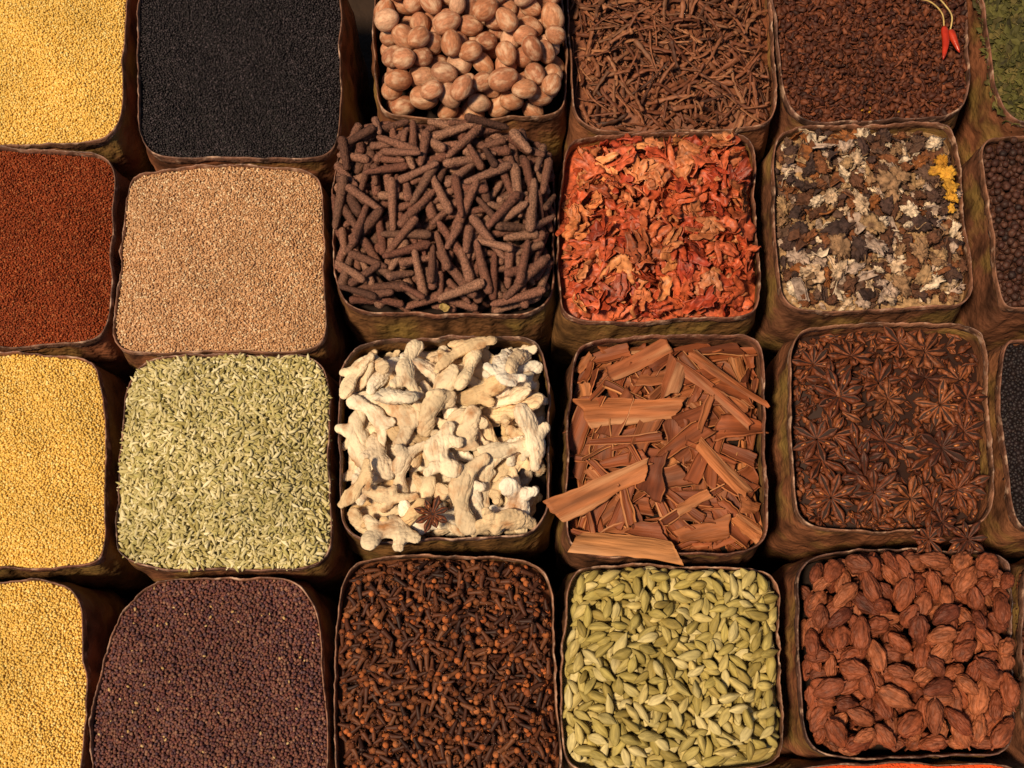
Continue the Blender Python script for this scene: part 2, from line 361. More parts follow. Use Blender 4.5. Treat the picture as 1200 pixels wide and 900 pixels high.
# ---------------------------------------------------------------- sacks
M_wall = mat('sack_cloth', ['#70442e', '#7a4e34', '#5e3a2a', '#6e4e2c'], g=1.05, rough=.6, nscale=34, nlo=.35, nhi=1.6, bump=1.0, bscale=110, bdist=.003, spots=('#94783f', 20, .50, .75), spec=.35)
M_rim = mat('sack_rim_cloth', ['#643f30', '#74503c', '#543a32'], g=1.0, rough=.5, nscale=60, nlo=.35, nhi=1.9, bump=.9, bscale=170, bdist=.002, spots=('#bc9880', 80, .55, .70), spec=.45)  # pale spots are highlights painted into the rim colour
M_under = mat('underlay_dark', ['#1e120c'], rough=.95, bump=0)  # near-black sheet added under the pieces, seen through their gaps
NA = 260
class Sack:
    def __init__(s, cs, label, edge=-.006, rise=.012, dz=0., bulge=.014, n=7.2, lining=None, seed=0):
        P = [W(x, y, dz) for x, y in cs]      # TL TR BR BL
        s.P = P; s.c = sum(P)/4; s.edge = edge+dz; s.rise = rise; s.dz = dz; s.sd = seed
        r = np.random.default_rng(100+seed); s.ph = r.uniform(0, 6.28, 12)
        size = np.linalg.norm(P[1]-P[0])
        def mid(a, b, bu=None):
            m = (a+b)/2; o = m-s.c; return m+o/np.linalg.norm(o)*size*bulge*r.uniform(-.3, 1.7)
        T_, R_, B_, L_ = mid(P[0], P[1]), mid(P[1], P[2]), mid(P[2], P[3]), mid(P[3], P[0])
        pts = []
        nn = n*r.uniform(.8, 1.4)
        for i in range(NA):
            a = 2*math.pi*i/NA; ca, sa = math.cos(a), math.sin(a)
            k = (abs(ca)**nn+abs(sa)**nn)**(-1/nn); x, y = ca*k, sa*k
            N = lambda xi, yi: .25*(1+x*xi)*(1+y*yi)*(x*xi+y*yi-1)
            p = N(-1, 1)*P[0]+N(1, 1)*P[1]+N(1, -1)*P[2]+N(-1, -1)*P[3]
            p = p+.5*(1-x*x)*(1+y)*T_+.5*(1-x*x)*(1-y)*B_+.5*(1+x)*(1-y*y)*R_+.5*(1-x)*(1-y*y)*L_
            o = p-s.c; w = .0010*math.sin(5*a+s.ph[0])+.0005*math.sin(11*a+s.ph[1])+.0016*noise.noise(Vector((math.cos(a)*6, math.sin(a)*6, seed*3.3)))
            pts.append(p+o/np.linalg.norm(o)*(w-.0012))
        s.O = np.array(pts); d = s.O-s.c; an = np.arctan2(d[:, 1], d[:, 0]); rr = np.hypot(d[:, 0], d[:, 1]); o = np.argsort(an)
        s.an = np.concatenate([an[o]-2*math.pi, an[o], an[o]+2*math.pi]); s.rr = np.tile(rr[o], 3)
        A = 2*math.pi*np.arange(NA)/NA
        s.f1 = np.array([noise.noise(Vector((math.cos(a)*8, math.sin(a)*8, seed*1.7+50))) for a in A])
        f2 = np.array([noise.noise(Vector((math.cos(a)*26, math.sin(a)*26, seed*1.7+90))) for a in A])
        s.f2 = np.where(np.abs(s.f1) > .12, f2, f2*.3)        # creases come in bunches
        s.zr = .0016*np.sin(3*A+s.ph[3])+.0008*np.sin(7*A+s.ph[4])+.0026*s.f1+.0012*s.f2+dz
        s.build(label, lining)
    def r(s, xy):
        d = xy-s.c; return np.hypot(d[..., 0], d[..., 1])/np.interp(np.arctan2(d[..., 1], d[..., 0]), s.an, s.rr)
    def T(s, xy):
        r = np.minimum(s.r(xy), 1.); x, y = xy[..., 0]*1000, xy[..., 1]*1000
        return s.edge+s.rise*(1-r**2.4)+.0014*np.sin(x/17+s.ph[6])*np.sin(y/21+s.ph[7])+.0009*np.sin(x/9+y/12+s.ph[8])
    def ring(s, o, dz, wr=0., wz=0., cr=0.):
        d = s.O-s.c; l = np.hypot(d[:, 0], d[:, 1]); a = 2*math.pi*np.arange(NA)/NA
        f = wr*(np.sin(13*a+s.ph[9]+dz*60)+.7*np.sin(29*a+s.ph[10]-dz*90)+.5*np.sin(5*a+s.ph[11]))+cr*(s.f2*1.8+s.f1)
        xy = s.c+d*((1+(o*.001+f*.001)/l)[:, None]); z = s.zr*(1 if dz > -.05 else 0)+dz+s.dz*(0 if dz > -.05 else 0)+wz*.001*(np.sin(9*a+s.ph[1])+3*s.f1+1.5*s.f2)
        return np.column_stack([xy, z])
    def part(s, name, V, F, mats, parent, org, mi=None):
        me = rawmesh(name, V-org, np.concatenate([np.array(f) for f in F]), [len(f) for f in F], mi if mi is not None else [0]*len(F), mats)
        ob = bpy.data.objects.new(name, me); ob.parent = parent; COL.objects.link(ob); return ob
    def build(s, label, lining):
        org = np.array([s.c[0], s.c[1], -.24])
        ob = bpy.data.objects.new('spice_sack', None); ob.empty_display_size = .05; ob.location = org; COL.objects.link(ob)
        ob['label'] = label; ob['category'] = 'sack'; ob['group'] = 'open spice sacks packed side by side'; s.ob = ob
        prof = [(7, -.24, 2.0), (8, -.2, 2.4), (7.5, -.15, 2.4), (7, -.11, 2.2), (6, -.08, 2), (5, -.055, 1.6), (3.3, -.038, 1.3), (1.6, -.025, .9), (.3, -.014, .4), (-.2, -.006, .1), (-.5, -.001, 0), (-1.2, -.001, 0), (-1.5, -.008, 0), (-1.8, -.03, .3)]
        V = np.concatenate([s.ring(o, z, w, 0, .8 if -.06 < z < -.01 else 0) for o, z, w in prof]); n = len(prof); F = []
        for i in range(n-1):
            for j in range(NA):
                k = (j+1) % NA; F.append((i*NA+j, i*NA+k, (i+1)*NA+k, (i+1)*NA+j))
        s.part('cloth_wall', V, F, [M_wall], ob, org)
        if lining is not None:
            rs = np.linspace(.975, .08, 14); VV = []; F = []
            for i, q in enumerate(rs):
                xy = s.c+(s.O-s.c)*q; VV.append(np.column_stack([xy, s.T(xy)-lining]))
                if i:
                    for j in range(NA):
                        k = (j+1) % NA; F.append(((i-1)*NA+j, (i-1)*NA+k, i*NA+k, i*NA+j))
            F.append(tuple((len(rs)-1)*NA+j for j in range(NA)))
            s.part('dark_underlay', np.concatenate(VV), F, [M_under], ob, org)  # added dark dome that backs the pile, not a part of the sack
        sec = [(.1, -.0095, .2, 1.6, .3), (.6, -.0088, .2, 1.6, .5), (.65, -.005, .15, .3, .5), (.4, -.001, .1, 0, .4), (0, .0009, 0, 0, .4), (-.6, .0010, 0, 0, .4), (-1.2, .0005, 0, 0, .3), (-1.7, -.003, .1, 0, .2), (-2.0, -.008, .1, .6, .2), (-1.6, -.0085, .1, .6, 0)]
        V = np.concatenate([s.ring(o, z, w, wz, cr) for o, z, w, wz, cr in sec]); F = []; n = len(sec)
        for i in range(n):
            i2 = (i+1) % n
            for j in range(NA):
                k = (j+1) % NA; F.append((i*NA+j, i*NA+k, i2*NA+k, i2*NA+j))
        s.part('rolled_rim', V, F, [M_rim], ob, org)
    def heap(s, depth=0.0):
        rs = np.linspace(.985, .02, 26); V = []; F = []
        for i, q in enumerate(rs):
            xy = s.c+(s.O-s.c)*q; V.append(np.column_stack([xy, s.T(xy)-depth]))
            if i:
                for j in range(NA):
                    k = (j+1) % NA; F.append(((i-1)*NA+j, (i-1)*NA+k, i*NA+k, i*NA+j))
        F.append(tuple((len(rs)-1)*NA+j for j in range(NA)))
        return np.concatenate(V), F

def stuff(name, S, chunks, mats, label, cat, smooth=True, group=None):
    off = 0; VV, LL, TT, MI, RR = [], [], [], [], []
    for V, l, t, m, r in chunks:
        VV.append(V); LL.append(l+off); TT.append(t); MI.append(m); RR.append(r); off += len(V)
    org = np.array([S.c[0], S.c[1], S.edge])
    me = rawmesh(name, np.concatenate(VV)-org, np.concatenate(LL), np.concatenate(TT), np.concatenate(MI), mats, smooth, np.concatenate(RR))
    ob = bpy.data.objects.new(name, me); ob.location = org; COL.objects.link(ob)
    ob['label'] = label; ob['category'] = cat; ob['kind'] = 'stuff'
    if group: ob['group'] = group
    return ob
def heapchunk(S, depth, mi=0):
    V, F = S.heap(depth)
    return (V, np.concatenate([np.array(f) for f in F]), np.array([len(f) for f in F]), np.full(len(F), mi), np.full(len(V), .5))
def chunk(p, R, loc, sc):
    N = len(loc); n = len(p.V)
    V = np.einsum('nij,kj->nki', R, p.V)*sc[:, None, None]+loc[:, None, :]
    l = (p.loops[None, :]+(np.arange(N)*n)[:, None]).ravel()
    return (V.reshape(-1, 3), l, np.tile(p.tot, N), np.tile(p.mi, N), np.repeat(rng.random(N), n))
def randrot(N, tilt=None):
    if tilt is None:
        q = rng.normal(size=(N, 4)); q /= np.linalg.norm(q, axis=1)[:, None]
        w, x, y, z = q.T
        return np.stack([1-2*(y*y+z*z), 2*(x*y-z*w), 2*(x*z+y*w), 2*(x*y+z*w), 1-2*(x*x+z*z), 2*(y*z-x*w), 2*(x*z-y*w), 2*(y*z+x*w), 1-2*(x*x+y*y)], 1).reshape(N, 3, 3)
    a = rng.uniform(0, 2*math.pi, N); t = rng.normal(0, tilt, N); c, s_ = np.cos(a), np.sin(a); ct, st = np.cos(t), np.sin(t); z = np.zeros(N)
    return np.stack([c*ct, -s_, -c*st, s_*ct, c, -s_*st, st, z, ct], 1).reshape(N, 3, 3)
def scatter(S, pieces, spacing, layers=2, size=.002, tilt=None, lo=.8, hi=1.2, heap=True, dep=.3, frac=1.):
    ch = [heapchunk(S, size*.5)] if heap else []
    mn = S.O.min(0); mx = S.O.max(0)
    for L in range(layers):
        gx, gy = np.meshgrid(np.arange(mn[0], mx[0], spacing), np.arange(mn[1], mx[1], spacing*.9)); gx = gx.astype(float); gx[::2] += spacing/2
        xy = np.stack([gx.ravel(), gy.ravel()], 1)+rng.uniform(0, spacing, 2)+rng.uniform(-.5, .5, (gx.size, 2))*spacing
        xy = xy[S.r(xy) < .98]
        if frac < 1: xy = xy[rng.random(len(xy)) < frac]
        xy = xy[[in_frame((a, b, 0), .04) for a, b in xy]]
        z = S.T(xy)+size*(-dep+.55*L+rng.uniform(-.35, .35, len(xy)))
        loc = np.column_stack([xy, z]); k = rng.integers(0, len(pieces), len(xy))
        for i, p in enumerate(pieces):
            m = k == i; n = m.sum()
            ch.append(chunk(p, randrot(n, tilt), loc[m], rng.uniform(lo, hi, n)))
    return ch

def pour(S, pieces, n, K=8, depth=.02, over=False, mode='roll', probs=None, smin=.85, smax=1.15, slope=.6, pct=.95, jit=.12, flip=.3, rlim=.982, rc=.98, fixed=(), top=None, edgeb=0.):
    """drops pieces one after another onto a height field; top=(count, probs, smin, smax): a last layer of other pieces"""
    cell = .001; mn = S.O.min(0)-.06; mx = S.O.max(0)+.06; nx, ny = (np.ceil((mx-mn)/cell)).astype(int)
    gx, gy = np.meshgrid(mn[0]+np.arange(nx)*cell, mn[1]+np.arange(ny)*cell, indexing='ij'); G = np.stack([gx, gy], -1)
    Rg = S.r(G); H = S.T(G)-depth; H[Rg > .975] = S.dz+.002
    lim = over if over else rlim
    items = []; nt_ = top[0] if top else 0
    for it in range(n+nt_+len(fixed)):
        fx = fixed[it-n-nt_] if it >= n+nt_ else None; istop = it >= n and top
        if fx: vi, fpos, fyaw, sc = fx[0], W(fx[1], fx[2], .012), fx[3], fx[4]
        elif it >= n: vi = rng.choice(len(pieces), p=top[1]); sc = rng.uniform(top[2], top[3])
        else: vi = rng.choice(len(pieces), p=probs); sc = rng.uniform(smin, smax)
        p = pieces[vi]; best = None; jt = jit*.45 if istop else jit
        for k in range(1 if fx else K):
            if mode == 'roll': a = rng.uniform(0, 6.283); Q = np.array([[1, 0, 0], [0, math.cos(a), -math.sin(a)], [0, math.sin(a), math.cos(a)]])
            elif mode == 'round': Q = randrot(1)[0]
            else:
                a = rng.normal(0, jt)+(math.pi if rng.random() < flip and not istop else 0); b = rng.normal(0, jt)
                if fx: a = 0.; b = 0.
                Q = np.array([[1, 0, 0], [0, math.cos(a), -math.sin(a)], [0, math.sin(a), math.cos(a)]]) @ np.array([[math.cos(b), 0, math.sin(b)], [0, 1, 0], [-math.sin(b), 0, math.cos(b)]])
            C = (p.cloud*sc) @ Q.T
            if fx: pos = fpos; y = fyaw
            else: i0 = rng.integers(NA); pos = S.c+(S.O[i0]-S.c)*math.sqrt(rng.random())*rc; y = rng.uniform(0, 6.283)
            cy, sy = math.cos(y), math.sin(y)
            X = pos[0]+C[:, 0]*cy-C[:, 1]*sy; Y = pos[1]+C[:, 0]*sy+C[:, 1]*cy
            ix = np.clip(((X-mn[0])/cell).astype(int), 0, nx-1); iy = np.clip(((Y-mn[1])/cell).astype(int), 0, ny-1)
            if not fx and Rg[ix, iy].max() > lim: continue
            h = H[ix, iy]; hc = h-h.mean(); a_, b_ = C[:, 0], C[:, 1]
            sa = np.clip((hc*a_).sum()/((a_*a_).sum()+1e-12), -slope, slope); sb = np.clip((hc*b_).sum()/((b_*b_).sum()+1e-12), -slope, slope)
            if mode == 'round': sa = sb = 0.
            d = np.array([cy, sy, sa]); d /= np.linalg.norm(d); s_ = np.array([-sy, cy, sb]); nn = np.cross(d, s_); nn /= np.linalg.norm(nn); s_ = np.cross(nn, d)
            M = np.column_stack([d, s_, nn]); P3 = C @ M.T
            ix = np.clip(((pos[0]+P3[:, 0]-mn[0])/cell).astype(int), 0, nx-1); iy = np.clip(((pos[1]+P3[:, 1]-mn[1])/cell).astype(int), 0, ny-1)
            g = np.sort(H[ix, iy]-P3[:, 2]); rest = g[int((.97 if istop else pct)*(len(g)-1))]
            score = rest-S.T(pos)-edgeb*float(S.r(pos))**4
            if best is None or score < best[0]: best = (score, rest, pos, M @ Q, ix, iy, P3)
        if best is None: continue
        sc_, rest, pos, M, ix, iy, P3 = best
        np.maximum.at(H, (ix, iy), P3[:, 2]+rest)
        items.append([vi, M, np.array([pos[0], pos[1], rest]), sc, ix, iy, P3[:, 2]+rest, 0.])
    for I in items:
        I[7] = (I[6] > H[I[4], I[5]]-.0006).mean()*(1 if in_frame(I[2]) else .001)
    return items, (H, mn, cell)
def place(items, pieces, name, label, cat, group, S, maxn=300, rest_name=None, rest_label=None, heapdepth=None, minvis=.03, labels=None, heapmi=0):
    items = sorted(items, key=lambda I: -I[7])
    if rest_name:
        ind = [I for I in items if I[7] > .08][:maxn]; rest = items[len(ind):]
    else:
        ind = [I for I in items if I[7] > minvis]
    for I in ind:
        p = pieces[I[0]]; ob = bpy.data.objects.new(name, p.mesh()); m = Matrix(I[1].tolist()).to_4x4()
        ob.matrix_world = Matrix.Translation(I[2].tolist()) @ m @ Matrix.Scale(I[3], 4)
        ob['label'] = labels(I[0]) if labels else label; ob['category'] = cat; ob['group'] = group; COL.objects.link(ob)
    if rest_name:
        ch = [heapchunk(S, heapdepth, heapmi)]
        for vi, p in enumerate(pieces):
            q = [I for I in rest if I[0] == vi]
            if q: ch.append(chunk(p, np.array([I[1] for I in q]), np.array([I[2] for I in q]), np.array([I[3] for I in q])))
        stuff(rest_name, S, ch, pieces[0].mats, rest_label, cat)
    return ind

sd = [0]
def SK(cs, what, **k):
    sd[0] += 1
    return Sack(cs, 'weathered brown cloth sack '+what, seed=sd[0], **k)

# ---- pale yellow seeds
M_y = mat('yellow_seed', ['#c49a42', '#d6b05a', '#e0bc6a', '#cea64c', '#e8d088'], g=1.1, rough=.7, big=.09, fine=True, spec=.15)
py = p_ball([M_y], 1.35, 1.25, 1.15, 1, .1, 1.3, 3)
for cs, nm in (([(-70, -80), (152, -72), (145, 164), (-65, 170)], 'heaped with pale yellow seeds'),
               ([(-92, 412), (120, 420), (126, 660), (-92, 668)], 'full of pale golden seeds'),
               ([(-105, 682), (98, 680), (96, 940), (-105, 940)], 'brimming with small yellow seeds')):
    S = SK(cs, nm, edge=-.004); stuff('yellow_seeds', S, scatter(S, py, .0021, 2, .0019, None, .75, 1.15), [M_y], 'fine round pale yellow seeds heaped in a cloth sack', 'seeds')
# ---- black seeds
S = SK([(164, -62), (396, -62), (398, 188), (160, 186)], 'filled with black seeds', rise=.008)
M_k = mat('black_seed', ['#161012', '#241c20', '#352c30', '#1a1316', '#564a4e'], g=.65, rough=.5, fine=True, spec=.3)
stuff('black_seeds', S, scatter(S, p_ball([M_k], 1.45, 1.0, .9, 1, .15, 1.4, 3), .0022, 2, .0021), [M_k], 'tiny black nigella seeds filling a cloth sack', 'seeds')
# ---- red brown seeds
S = SK([(-85, 168), (136, 178), (130, 402), (-85, 410)], 'full of fine red-brown seeds')
M_r = mat('rust_seed', ['#6a2a12', '#863a1a', '#9a4826', '#5a200e', '#ac643c'], g=.98, rough=.65, fine=True, spec=.15)
stuff('rust_seeds', S, scatter(S, p_ball([M_r], 1.3, .95, .85, 1, .15, 1.4, 3), .0021, 2, .0018), [M_r], 'fine rust red-brown seeds filling a cloth sack', 'seeds')
# ---- tan seeds
S = SK([(150, 200), (378, 196), (386, 412), (128, 414)], 'full of pinkish tan seeds', edge=-.003, rise=.014)
M_t = mat('tan_seed', ['#ac7e56', '#c09268', '#d2a880', '#9c704c', '#e6cca6'], g=1.0, rough=.65, big=.08, fine=True, spec=.15)
stuff('tan_seeds', S, scatter(S, p_ball([M_t], 1.6, .98, .9, 1, .15, 1.4, 3), .0022, 2, .002), [M_t], 'small pinkish tan seeds heaped in a cloth sack', 'seeds')
# ---- mustard brown
S = SK([(148, 676), (375, 672), (392, 955), (98, 955)], 'full of dark brown mustard seeds', edge=-.003, bulge=.03, n=4.4)
M_m = mat('mustard_seed', ['#42262a', '#603838', '#7c5040', '#3c2a34', '#744438', '#5c4448', '#704638', '#4a2c2c', '#8c6450', '#50343a'], g=1.0, rough=.6, fine=True, spec=.2)
M_my = mat('mustard_husk', ['#b08c58', '#c0a070'], rough=.8, fine=True)
ch = scatter(S, p_ball([M_m], 1.5, 1.45, 1.4, 2, .08, 1.4, 2), .0029, 2, .0026, None, .8, 1.1)
hk = p_ball([M_m], 1.8, 1.2, .6, 1, .2, 1.4, 1); hk[0].mi = hk[0].mi+1
ch += [c for c in scatter(S, hk, .012, 1, .0026, .3, .6, 1.2, heap=False, dep=-.7, frac=.22)]
stuff('mustard_seeds', S, ch, [M_m, M_my], 'dark brown round mustard seeds heaped in a sack', 'seeds')
# ---- fennel
S = SK([(150, 418), (386, 414), (392, 666), (130, 663)], 'heaped with green fennel seeds', edge=-.003, rise=.02)
M_f = mat('fennel_seed', ['#8c7e48', '#b0a268', '#ccbe90', '#9a8e58', '#e0d4ac', '#a49a5e', '#beb07e'], g=1.0, rough=.7, fine=True, spec=.15)
pf = p_spindle([M_f], 9.0, 1.5, 6, 6, 6, ribs=3, ribamp=.1, bendamp=1.2, var=.25)
stuff('fennel_seeds', S, scatter(S, pf, .0040, 3, .0028, .35, .7, 1.15), [M_f], 'pale green elongated fennel seeds heaped in a sack', 'seeds')

# ---- nutmegs
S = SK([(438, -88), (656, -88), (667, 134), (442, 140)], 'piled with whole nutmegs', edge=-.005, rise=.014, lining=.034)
M_n = mat('nutmeg_shell', ['#a2684a', '#ba8060', '#8c563c', '#c6987a', '#a46a4a', '#b27a58', '#946046'], g=1.0, rough=.62, nscale=200, nlo=.75, nhi=1.2, bump=.7, bscale=380, spots=('#dcbc9c', 70, .48, .82), spec=.2, stretch=(1, 2, 2))
pn = p_nutmeg([M_n])
it, _ = pour(S, pn, 260, 34, .034, mode='roll', slope=.9, pct=.975, smin=.72, smax=.94, rlim=.99, edgeb=.004)
place(it, pn, 'nutmeg', 'brown oval whole nutmeg piled in a cloth sack', 'nutmeg', 'nutmegs piled in a sack', S)
# ---- dried roots
S = SK([(664, -88), (895, -88), (913, 150), (672, 155)], 'filled with thin dried brown roots', edge=-.006, rise=.018)
M_s = mat('dried_root_skin', ['#58301e', '#70402a', '#8a563a', '#42261a', '#9c6848'], g=.95, rough=.6, nscale=300, bump=.3)
ps = p_stick([M_s], 12)
it, _ = pour(S, ps, 900, 4, .018, mode='flat', jit=.5, slope=.5, pct=.88)
place(it, ps, 'dried_root', 'thin curled dark brown dried root in a sack', 'dried root', 'dried roots heaped in a sack', S, 300, 'dried_roots', 'tangle of thin dark brown dried roots in a sack', .015)
# ---- brown crumbled spice
S1 = S = SK([(897, -92), (1126, -92), (1139, 136), (925, 146)], 'full of dark red-brown crumbled buds', edge=-.006, rise=.012)
M_c = mat('crumb', ['#3a1a10', '#4e2616', '#68361e', '#2c150e', '#80462a'], g=.92, rough=.65, fine=True)
pc = p_ball([M_c], 3.6, 2.3, 2.1, 2, .9, 1.6, 5)+p_spindle([M_c], 11, 1.2, 3, 5, 5, noiseamp=.3)
stuff('crumbled_buds', S, scatter(S, pc, .0052, 3, .0045, .5, .5, 1.3), [M_c], 'dark red-brown crumbled dried buds filling a sack', 'spice')
# ---- green herbs
S = SK([(1140, -85), (1335, -85), (1340, 148), (1172, 142)], 'holding crumbled green herbs', edge=-.012)
M_h = mat('green_herb', ['#3c3a18', '#565222', '#6a6430', '#2e2a14', '#7c6c3a'], g=.7, rough=.8, fine=True)
stuff('green_herbs', S, scatter(S, p_flake([M_h], 5, 4.5, rings=2, seg=10), .0065, 3, .004, .5), [M_h], 'crumbled dull green dried herbs in a sack', 'herbs')
# ---- long pepper
S2 = S = SK([(400, 146), (650, 160), (652, 370), (394, 366)], 'heaped with long peppers', edge=-.004, rise=.024, bulge=.03, lining=.018, n=5)
M_l = mat('long_pepper_skin', ['#684236', '#805848', '#52372e', '#966e5a', '#72493c', '#866050'], g=1.0, rough=.75, nscale=700, nlo=.45, nhi=1.6, bump=1.0, bscale=900, bdist=.0016, spec=.2)
pl = p_longpepper([M_l])
it, _ = pour(S, pl, 500, 13, .02, mode='roll', slope=.5, over=False, rlim=1.01, pct=.95, edgeb=.004, smin=.85, smax=1.12)
place(it, pl, 'long_pepper', 'rough dark brown long pepper spike in a heap', 'long pepper', 'long peppers heaped in a sack', S)
# ---- mace
S = SK([(662, 160), (884, 154), (893, 374), (655, 378)], 'heaped with red-orange mace', edge=-.007, rise=.020)
M_a = mat('mace_skin', ['#90301a', '#b04a2a', '#c4623c', '#7a2a18', '#cc8450', '#a04024', '#b85630', '#c07c50', '#8c4428'], g=.98, rough=.5, nscale=200, nlo=.5, nhi=1.4, bump=.5, bscale=400, spec=.35)
pa = p_mace([M_a], 10)+p_flake([M_a], 8, 8.0, .42, .9, 1.8, .28, name='mace_blade')+p_flake([M_a], 3, 3.2, .3, .5, 1.8, .2, name='mace_blade')
pr_ = np.array([.055]*10+[.05]*8+[.06]*3); pr_ /= pr_.sum()
it, _ = pour(S, pa, 620, 5, .016, mode='flat', jit=.45, flip=.5, slope=.6, pct=.88, probs=pr_)
place(it, pa, 'mace_blade', 'curled red-orange dried mace blade in a heap', 'mace', 'mace blades heaped in a sack', S, 300, 'mace_flakes', 'broken red-orange mace flakes filling a sack', .010)
# ---- lichen / stone flower
S3 = S = SK([(905, 148), (1120, 144), (1144, 360), (914, 366)], 'heaped with grey and brown dried lichen', edge=-.006, rise=.022)
M_e = mat('lichen_skin', ['#5c3c2c', '#8c6c50', '#bca084', '#40302c', '#9c7c5a', '#74482e', '#cdb69c', '#5e463a', '#84502c', '#a89080', '#4a3630'], g=.95, rough=.8, nscale=220, nlo=.5, nhi=1.45, bump=.7, bscale=400, const=True, spec=.15, spots=('#50382c', 100, .54, .68))
pe = p_frill([M_e], 8.0, 10, 'lichen_piece')+p_frill([M_e], 4.4, 6, 'lichen_piece')+p_flake([M_e], 5, 7, .55, .9, 1.7, .35, name='lichen_piece')+p_bark([M_e], 3, L=(14, 26), Wd=(9, 14), name='lichen_piece')+p_stick([M_e], 3, (10, 20), (.6, 1.2))
for q in pe[-3:]: q.name = 'lichen_piece'
pr_ = np.array([.05]*10+[.08]*6+[.035]*5+[.05]*3+[.04]*3); pr_ /= pr_.sum()
it, _ = pour(S, pe, 800, 5, .016, mode='flat', jit=.6, flip=.5, slope=.6, pct=.87, probs=pr_, smin=.6, smax=1.15)
place(it, pe, 'lichen_piece', 'ruffled grey-brown dried lichen piece in a heap', 'dried lichen', 'dried lichen pieces heaped in a sack', S, 300, 'lichen_flakes', 'mixed grey and brown dried lichen flakes in a sack', .010)
# ---- peppercorns
M_p = mat('peppercorn_skin', ['#3c2018', '#4a2a20', '#583628', '#2a1814'], g=.8, rough=.6, nscale=500, nlo=.6, nhi=1.4, bump=.8, bscale=700)
pp = p_ball([M_p], 3.7, 3.6, 3.5, 2, .14, 2.4, 4, 'peppercorn')
S = SK([(1146, 162), (1340, 152), (1345, 370), (1174, 362)], 'full of dark peppercorns', edge=-.008)
it, _ = pour(S, pp, 1400, 4, .011, mode='roll', slope=.6)
place(it, pp, 'peppercorn', 'wrinkled dark brown peppercorn in a heap', 'peppercorn', 'peppercorns heaped in a sack', S, 220, 'peppercorns', 'dark brown peppercorns filling a cloth sack', .009)
M_p2 = mat('dark_berry', ['#1e1416', '#281c1e', '#342424'], g=.6, rough=.6, fine=True)
S = SK([(1170, 396), (1355, 388), (1362, 614), (1186, 622)], 'full of blackish berries', edge=-.010)
stuff('dark_berries', S, scatter(S, p_ball([M_p2], 2.2, 2.1, 2.0, 2, .15, 2, 3), .0042, 3, .004), [M_p2], 'small blackish dried berries filling a sack', 'berries')
S = SK([(1196, 655), (1375, 650), (1382, 890), (1204, 892)], 'full of brown dried pods', edge=-.012)
stuff('crumbled_buds', S, scatter(S, pc, .0055, 3, .005, .5), [M_c], 'brown crumbled dried buds in a sack', 'spice')
# ---- star anise pieces are also used for one stray on the ginger
M_st = mat('star_anise_pod', ['#5c2c1a', '#784024', '#4a2418', '#8a5030', '#68341e'], g=.92, rough=.55, nscale=250, nlo=.45, nhi=1.45, bump=.6, bscale=500, spec=.3)
M_ss = mat('star_anise_seed', ['#945428', '#a86430', '#7a3e1e'], rough=.3, bump=0, spec=.5)
M_si = mat('star_anise_slit_shade', ['#24100a', '#30180e'], rough=.7, fine=True)  # slit shade painted dark into inner faces and the heap surface below
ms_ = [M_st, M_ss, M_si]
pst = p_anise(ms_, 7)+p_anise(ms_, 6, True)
# ---- ginger
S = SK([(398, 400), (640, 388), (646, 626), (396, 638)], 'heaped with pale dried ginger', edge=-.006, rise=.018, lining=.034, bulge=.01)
M_g = mat('ginger_skin', ['#dcc4a0', '#eadac0', '#c8a87c', '#f0e4d0', '#d0b084', '#e6d0ae'], g=1.04, rough=.8, nscale=40, nlo=.72, nhi=1.14, bump=.7, bscale=240, bdist=.0014, spots=('#a07048', 45, .53, .76), stretch=(1, 1.5, 1.5), spec=.12)
pg = p_ginger([M_g], 14)
it, (Hg, mng, cg) = pour(S, pg, 110, 50, .034, over=1.03, mode='flat', jit=.3, flip=.5, slope=.5, pct=.955, rc=.98, smin=.68, smax=1.0, edgeb=.009,
             fixed=[(0, 458, 626, .1, .9), (3, 622, 515, -1.35, .9), (8, 418, 570, 1.0, .75)])
place(it, pg, 'dried_ginger', 'knobbly pale cream dried ginger root in a heap', 'dried ginger', 'dried ginger roots heaped in a sack', S)
q = W(508, 606, .012); gx_, gy_ = int((q[0]-mng[0])/cg), int((q[1]-mng[1])/cg)
ob = bpy.data.objects.new('star_anise', pst[0].mesh()); ob.location = (q[0], q[1], Hg[gx_-12:gx_+12, gy_-12:gy_+12].max()+.001); ob.rotation_euler = (.15, -.1, .4); ob.scale = (.72,)*3
ob['label'] = 'single star anise lying on pale dried ginger'; ob['category'] = 'star anise'; ob['group'] = 'star anise heaped in a sack'; COL.objects.link(ob)
# ---- cinnamon
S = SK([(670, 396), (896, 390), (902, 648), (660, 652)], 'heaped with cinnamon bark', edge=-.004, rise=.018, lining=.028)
M_b = mat('cinnamon_skin', ['#884626', '#a25c32', '#723a20', '#b27040', '#924f2e', '#b87c4c', '#7e4024', '#9e5c38'], g=1.0, rough=.65, nscale=90, nlo=.55, nhi=1.3, bump=.8, bscale=200, stretch=(.2, 1.8, 1.8), bdist=.0016, spots=('#c8946a', 40, .52, .82), spec=.25)
M_bi = mat('cinnamon_inner', ['#7c4024', '#8e4c2a', '#6a3620', '#985a34'], g=.95, rough=.6, nscale=90, nlo=.6, nhi=1.25, bump=.6, bscale=260, stretch=(.15, 2, 2), spec=.3)
mb_ = [M_b, M_bi]
pb = p_bark(mb_, 12)+p_bark(mb_, 4, L=(45, 84), Wd=(7, 12), arcs=(1, 2.4))+p_bark(mb_, 5, L=(16, 30), Wd=(8, 15), arcs=(.3, 1.2))+p_bark(mb_, 3, L=(90, 96), Wd=(23, 26), arcs=(.6, 1.1))+p_bark(mb_, 2, L=(88, 100), Wd=(10, 13), arcs=(1.2, 2))
